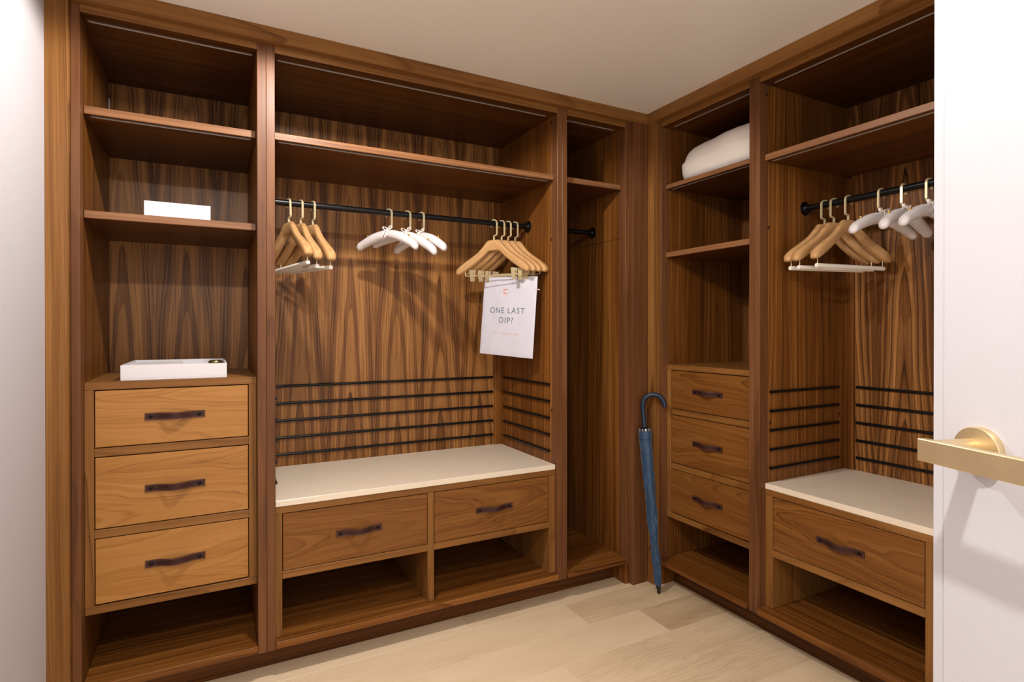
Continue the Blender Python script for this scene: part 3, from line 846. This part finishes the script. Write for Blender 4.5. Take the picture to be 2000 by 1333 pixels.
BOWM = bow_mesh()
STUDM = lathe_mesh([(0.0018, -0.004), (0.0018, 0.001), (0.0036, 0.002), (0.0050, 0.005), (0.0042, 0.0085), (0.0015, 0.010)], 14); STUDM.materials.append(GOLD)
SB = [satin_body_mesh(i) for i in range(3)]
def satin_hanger(loc, ang, hook_s, label, group, k, tilt=0.0):
    t = empty('padded_hanger', loc, radians(ang), label, 'hanger', group)
    # swivel: the padded arms may tilt about the hook
    ob = link('padded_body', SB[k % 3], None, t); hk = link('hook', HOOKS[(hook_s, -0.082)], None, t)
    bw = link('ribbon_bow', BOWM, None, t)
    st = []
    for s in (-1, 1):
        x = 0.128; z = -0.0985-0.050*(x/0.165)**1.75+0.0205
        st.append(link('stud', STUDM, None, t, (s*x, -0.006, z)))
    if tilt:
        m = Matrix.Translation((0, 0, -0.075)) @ Matrix.Rotation(radians(tilt), 4, 'Y') @ Matrix.Translation((0, 0, 0.075))
        for o in [ob]+st: o.matrix_local = m @ Matrix.Translation(o.location)
    return t
satin_hanger((-1.257, ROD_L, 1.828), -60.0, 1, 'white satin hanger left of the three in the wide bay', 'white satin hangers in the wide bay', 0, 3.5)
satin_hanger((-1.170, ROD_L, 1.828), -56.0, 1, 'white satin hanger in the middle of the three in the wide bay, drooping right', 'white satin hangers in the wide bay', 1, 9.0)
satin_hanger((-1.102, ROD_L, 1.828), -70.0, 1, 'white satin hanger right of the three in the wide bay', 'white satin hangers in the wide bay', 2, 3.0)
satin_hanger((ROD_R, -0.970, 1.826), -5.0, -1, 'white satin hanger next to the wooden hangers in the right bay', 'white satin hangers in the right bay', 1)
satin_hanger((ROD_R, -1.051, 1.826), 4.5, -1, 'white satin hanger in the middle of the three in the right bay', 'white satin hangers in the right bay', 2)
satin_hanger((ROD_R, -1.137, 1.826), -2.0, -1, 'white satin hanger nearest the white door in the right bay', 'white satin hangers in the right bay', 0)

# ------------------------------------------------------------------ swimsuit bag
bag_ang = radians(-64.6)
bg = empty('swimsuit_bag', (-0.644, ROD_L, 1.36), bag_ang, 'white plastic swimsuit bag printed ONE LAST DIP?, clipped to a wooden hanger', 'bag')
TL, TR, BL, BR = (-0.1432, 1.5667-1.36), (0.1888, 1.5557-1.36), (-0.1783, 1.1727-1.36), (0.1584, 1.1528-1.36)
def bag_pt(uu_, vv_):
    x = (TL[0]*(1-uu_)+TR[0]*uu_)*(1-vv_)+(BL[0]*(1-uu_)+BR[0]*uu_)*vv_
    z = (TL[1]*(1-uu_)+TR[1]*uu_)*(1-vv_)+(BL[1]*(1-uu_)+BR[1]*uu_)*vv_
    edge = min(uu_, 1-uu_, 0.25)*4
    w_ = 0.005*noise.noise(Vector((uu_*3.1, vv_*2.2, 4.0)))*edge + 0.0025*noise.noise(Vector((uu_*9+vv_*4, vv_*6, 1.0)))*edge
    w_ += 0.004*math.exp(-((vv_-0.12)/0.05)**2)*sin(uu_*7)*0.5
    return x, w_, z
def bag_mesh():
    NU, NV = 26, 30; verts, faces = [], []
    for side in (0, 1):
        for j in range(NV+1):
            for i in range(NU+1):
                x, w_, z = bag_pt(i/NU, j/NV)
                rim = 1 if (i in (0, NU) or j in (0, NV)) else 0
                th = 0.0006 if rim else 0.0028
                y = -0.012+w_+(-th if side == 0 else th)
                verts.append((x, y, z))
    o_ = (NU+1)*(NV+1)
    def q(s, i, j): return s*o_+j*(NU+1)+i
    for s in (0, 1):
        for j in range(NV):
            for i in range(NU):
                f_ = (q(s, i, j), q(s, i+1, j), q(s, i+1, j+1), q(s, i, j+1)); faces.append(f_ if s else f_[::-1])
    for i in range(NU):
        for j in (0, NV): faces.append((q(0, i, j), q(0, i+1, j), q(1, i+1, j), q(1, i, j)))
    for j in range(NV):
        for i in (0, NU): faces.append((q(0, i, j), q(0, i, j+1), q(1, i, j+1), q(1, i, j)))
    me = bpy.data.meshes.new('bag'); me.from_pydata(verts, [], faces); me.update()
    bm = bmesh.new(); bm.from_mesh(me); bmesh.ops.recalc_face_normals(bm, faces=bm.faces); bm.to_mesh(me); bm.free()
    return shade(me, 60)
link('bag_sheet', bag_mesh(), BAGMAT, bg)
roll = -math.atan2(BR[1]-BL[1], BR[0]-BL[0])
def print_on_bag(name, me, uu_, vv_, mat):
    """drape flat lettering onto the front of the bag"""
    ca, sa = cos(-0.035), sin(-0.035)
    cxz = bag_pt(uu_, vv_)
    wid, hgt = 0.334, 0.394
    for v in me.vertices:
        lx, lz, le = v.co.x, v.co.y, v.co.z
        u2_, v2_ = uu_+lx/wid, vv_-lz/hgt
        x, w_, z = bag_pt(min(max(u2_, 0), 1), min(max(v2_, 0), 1))
        v.co = Vector((x, -0.012+w_-0.0033-le*0.5, z))
    return link(name, me, mat, bg)
def sub_div(me, n=1):
    bm = bmesh.new(); bm.from_mesh(me); bmesh.ops.triangulate(bm, faces=bm.faces)
    for _ in range(n): bmesh.ops.subdivide_edges(bm, edges=[e for e in bm.edges if e.calc_length() > 0.008], cuts=1)
    bm.to_mesh(me); bm.free(); return me
print_on_bag('lettering', sub_div(text_mesh('ONE LAST', 0.0405, 0.0002, 1.24)), 0.48, 0.428, INK_GREY)
print_on_bag('lettering', sub_div(text_mesh('DIP?', 0.0405, 0.0002, 1.24)), 0.475, 0.552, INK_GREY)
print_on_bag('small_lettering', sub_div(text_mesh('WET SWIMSUIT BAG', 0.0135, 0.0, 1.3)), 0.485, 0.722, INK_PALE)
print_on_bag('logo_letter', sub_div(text_mesh('C', 0.034, 0.0003, 1.0)), 0.424, 0.186, INK_ORANGE)
def diamond():
    bm = bmesh.new(); A, B, t = 0.0325, 0.0255, 0.0008
    o_ = [(A, 0), (0, B), (-A, 0), (0, -B)]; i_ = [((A-t*1.5), 0), (0, B-t*1.5), (-(A-t*1.5), 0), (0, -(B-t*1.5))]
    N = 6
    for k in range(4):
        for s in range(N):
            def L(p, q, f): return (p[0]+(q[0]-p[0])*f, p[1]+(q[1]-p[1])*f, 0.0002)
            a, b = L(o_[k], o_[(k+1) % 4], s/N), L(o_[k], o_[(k+1) % 4], (s+1)/N)
            c, d = L(i_[k], i_[(k+1) % 4], (s+1)/N), L(i_[k], i_[(k+1) % 4], s/N)
            bm.faces.new([bm.verts.new(v) for v in (a, b, c, d)])
    me = bpy.data.meshes.new('diamond'); bm.to_mesh(me); bm.free(); return me
print_on_bag('logo_diamond', diamond(), 0.424, 0.186, INK_PALE)
for (u_, v_) in ((0.985, 0.16),):
    x, w_, z = bag_pt(u_, v_)
    cd = tube_mesh([(x-0.002, -0.014, z), (x+0.012, -0.016, z-0.001), (x+0.024, -0.015, z-0.003)], 0.0022, 8)
    link('drawstring', shade(cd), CORD, bg)

# ------------------------------------------------------------------ things on the shelf tower
bx = empty('white_box', (-2.077, 0.20, S2T), label='small closed white card box on the middle shelf of the left tower', cat='box')
def shell(name, parent, w_, d_, h_, th, mat, zoff=0.0, flip=False):
    """open box (tray); flip = lid"""
    bm = bmesh.new()
    def q(a, b, c): return bm.verts.new((a*w_/2, b*d_/2, c))
    ms = []
    ms.append(xf(box_mesh(w_, d_, th, 0.0006), Matrix.Translation((0, 0, th/2))))
    ms.append(xf(box_mesh(w_, th, h_-th, 0.0006), Matrix.Translation((0, -d_/2+th/2, th+(h_-th)/2))))
    ms.append(xf(box_mesh(w_, th, h_-th, 0.0006), Matrix.Translation((0, d_/2-th/2, th+(h_-th)/2))))
    ms.append(xf(box_mesh(th, d_-2*th, h_-th, 0.0006), Matrix.Translation((-w_/2+th/2, 0, th+(h_-th)/2))))
    ms.append(xf(box_mesh(th, d_-2*th, h_-th, 0.0006), Matrix.Translation((w_/2-th/2, 0, th+(h_-th)/2))))
    bm.free()
    me = join(ms); me.name = name
    if flip: me.transform(Matrix.Translation((0, 0, h_)) @ Matrix.Rotation(pi, 4, 'X'))
    return link(name, me, mat, parent, (0, 0, zoff))
shell('base', bx, 0.199, 0.179, 0.045, 0.002, CARD)
shell('lid', bx, 0.204, 0.184, 0.0545, 0.002, CARD, 0.0008, True)

tr_ = empty('white_tray', (-2.0855, 0.30, 1.119), label='shallow open white tray on top of the left chest of drawers', cat='tray')
shell('tray_shell', tr_, 0.325, 0.400, 0.0525, 0.006, CARD, 0.0003)
pp = empty('paper_stack', (-2.155, 0.29, 1.1255), radians(1.5), label='white folded paper sheets lying in the open tray', cat='paper')
for i, (dx, dz, ry) in enumerate(((0, 0, 0.3), (0.004, 0.0135, -0.6), (-0.003, 0.027, 0.5))):
    NV = 12; verts, faces = [], []
    for lay in (0, 1):
        for j in range(NV+1):
            for k in range(NV+1):
                x, y = -0.085+0.17*k/NV, -0.16+0.32*j/NV
                z = dz+lay*0.0125+0.0022*noise.noise(Vector((x*14, y*9, i*3+0.5)))*lay
                verts.append((x+dx, y, z))
    n1 = (NV+1)**2
    for lay in (0, 1):
        for j in range(NV):
            for k in range(NV):
                a = lay*n1+j*(NV+1)+k; f_ = (a, a+1, a+NV+2, a+NV+1); faces.append(f_ if lay else f_[::-1])
    for k in range(NV):
        for (a, b) in ((k, k+1), (NV*(NV+1)+k+1, NV*(NV+1)+k)): faces.append((a, b, n1+b, n1+a))
        for (a, b) in (((k+1)*(NV+1), k*(NV+1)), (k*(NV+1)+NV, (k+1)*(NV+1)+NV)): faces.append((a, b, n1+b, n1+a))
    me = bpy.data.meshes.new('sheet'); me.from_pydata(verts, [], faces); me.update()
    link('folded_sheet', shade(me, 60), PAPER, pp)
tn = empty('round_tin', (-1.958, 0.345, 1.1255), label='small round dark olive tin standing in the open tray', cat='tin')
link('tin_body', lathe_mesh([(0.0225, 0.0), (0.0245, 0.002), (0.0245, 0.033), (0.023, 0.034)], 32), TIN_GREEN, tn)
link('tin_lid', lathe_mesh([(0.0255, 0.0342), (0.0258, 0.036), (0.0258, 0.041), (0.0235, 0.0445), (0.010, 0.0455)], 32), TIN_GOLD, tn)
link('lid_inlay', lathe_mesh([(0.021, 0.0452), (0.021, 0.0462), (0.012, 0.0466)], 32), TIN_GREEN, tn)

# ------------------------------------------------------------------ folded pillow on the right tower
def pillow_mesh():
    NX, NY, NZ = 22, 30, 16
    bm = bmesh.new()
    bmesh.ops.create_cube(bm, size=2.0)
    bmesh.ops.subdivide_edges(bm, edges=list(bm.edges), cuts=15, use_grid_fill=True)
    for v in bm.verts:
        p = v.co.copy()
        # rounded box: squash the cube towards a superellipsoid
        n_ = 5.0 if p.z > 0 else 7.0
        l = (abs(p.x)**n_+abs(p.y)**n_+abs(p.z)**n_)**(1/n_)
        p = p/l
        x, y, z = p
        top = 0.5+0.5*z
        yy = y*0.236-0.010*(top-0.5)*max(0, y)
        h = 0.186-0.018*y+0.012*(1-y*y)*(1-0.4*x*x)
        zz = h*top
        xx = x*0.185-0.014*(1-z*z)*(1 if x < 0 else 0)+0.02*max(0, z)*(1 if x < 0 else 0)
        c = Vector((xx, yy, zz))
        w_ = 0.0035*noise.noise(Vector((c.x*6, c.y*9, c.z*7)))+0.0035*noise.noise(Vector((c.x*8+c.z*6, c.y*17+c.z*4, c.z*5+3)))
        nd = Vector((x, y, z)).normalized()
        if z > -0.8: c += nd*w_
        v.co = c
    bmesh.ops.recalc_face_normals(bm, faces=bm.faces)
    me = bpy.data.meshes.new('pillow'); bm.to_mesh(me); bm.free()
    return shade(me, 80)
pw = empty('pillow', (0.285, -0.352, S1T-0.0055), label='rolled cream pillow on the top shelf of the right tower', cat='pillow')
link('cushion', pillow_mesh(), LINEN, pw)
# ------------------------------------------------------------------ umbrella
UB = Vector((-0.040, -0.129, 0.0)); UT = Vector((-0.0542, -0.042, 0.7868))
ud = (UT-UB).normalized(); ulen = (UT-UB).length
um = empty('umbrella', UB, label='furled navy umbrella with a crook handle leaning in the walnut corner', cat='umbrella')
um.rotation_mode = 'QUATERNION'; um.rotation_quaternion = Vector((0, 0, 1)).rotation_difference(ud)
qi = um.rotation_quaternion.inverted()
def sleeve_mesh():
    N, seg = 110, 36; verts, faces = [], []
    z0, z1 = 0.040, ulen
    for i in range(N+1):
        f = i/N; z = z0+(z1-z0)*f
        R = 0.0155+0.0175*f**0.85
        if f < 0.03: R *= 0.75+0.25*f/0.03
        for s in range(seg):
            a = 2*pi*s/seg
            amp = 0.0048*(1.0-f)**0.3*(1 if f < 0.93 else 0.2)
            w_ = noise.noise(Vector((cos(a)*1.7, sin(a)*1.7, z*14+2.0)))*1.2+0.9*noise.noise(Vector((cos(a)*3+7, sin(a)*3, z*34)))
            sp = sin(a*2+z*26)*0.4
            rr_ = R*0.97+amp*(w_+sp)
            if f > 0.93: rr_ = R+0.0004*sin(a*9)
            verts.append((rr_*cos(a), rr_*sin(a), z))
    for i in range(N):
        for s in range(seg):
            s2 = (s+1) % seg; faces.append((i*seg+s, i*seg+s2, (i+1)*seg+s2, (i+1)*seg+s))
    faces.append(tuple(range(seg-1, -1, -1)))
    # rolled top opening: an inner lip
    b = len(verts)
    for s in range(seg):
        a = 2*pi*s/seg; verts.append((0.030*cos(a), 0.030*sin(a), z1)); 
    for s in range(seg):
        a = 2*pi*s/seg; verts.append((0.029*cos(a), 0.029*sin(a), z1-0.02))
    for s in range(seg):
        s2 = (s+1) % seg
        faces.append((N*seg+s, N*seg+s2, b+s2, b+s)); faces.append((b+s, b+s2, b+seg+s2, b+seg+s))
    faces.append(tuple(b+seg+s for s in range(seg)))
    me = bpy.data.meshes.new('sleeve'); me.from_pydata(verts, [], faces); me.update()
    return shade(me, 60)
link('sleeve', sleeve_mesh(), NAVY_CLOTH, um)
hem = [(0.0336*cos(2*pi*s/32), 0.0336*sin(2*pi*s/32), ulen-0.040) for s in range(32)]
link('hem_seam', shade(tube_mesh(hem, 0.0007, 6, closed=True)), NAVY_RUBBER, um)
link('ferrule', lathe_mesh([(0.0065, 0.000), (0.0080, 0.003), (0.0080, 0.022), (0.0115, 0.026), (0.0125, 0.042), (0.0080, 0.046)], 20), BLACK_PLASTIC, um)
link('collar', lathe_mesh([(0.0255, ulen-0.015), (0.0255, ulen+0.011), (0.022, ulen+0.015), (0.014, ulen+0.018)], 24), BLACK_PLASTIC, um)
for k in range(12):
    a = 2*pi*k/12
    me = box_mesh(0.0035, 0.006, 0.016, 0.0008); me.transform(Matrix.Rotation(a, 4, 'Z') @ Matrix.Translation((0.0268, 0, ulen+0.005)))
    link('rib_end', me, SILVER, um)
hs = ulen+0.012; R = 0.0535
cd_ = Vector((0.70, -0.72, 0)); cd_ = qi @ cd_; cd_.z = 0; cd_.normalize()
path = [Vector((0, 0, hs)), Vector((0, 0, hs+0.04)), Vector((0, 0, hs+0.085))]
zc = hs+0.112
for i in range(0, 21):
    a = pi*(1-i/20*1.0)
    path.append(cd_*(R+R*cos(a))+Vector((0, 0, zc+R*sin(a)*1.02)))
path.append(cd_*(2*R+0.001)+Vector((0, 0, zc-0.012)))
rad = [0.0116]*len(path); rad[-1] = 0.0105
link('crook_handle', shade(tube_mesh(path, rad, 18), 50), NAVY_RUBBER, um)
link('shaft', xf(cyl_mesh(0.006, 0.06, 12), Matrix.Translation((0, 0, ulen))), BLACK_PLASTIC, um)
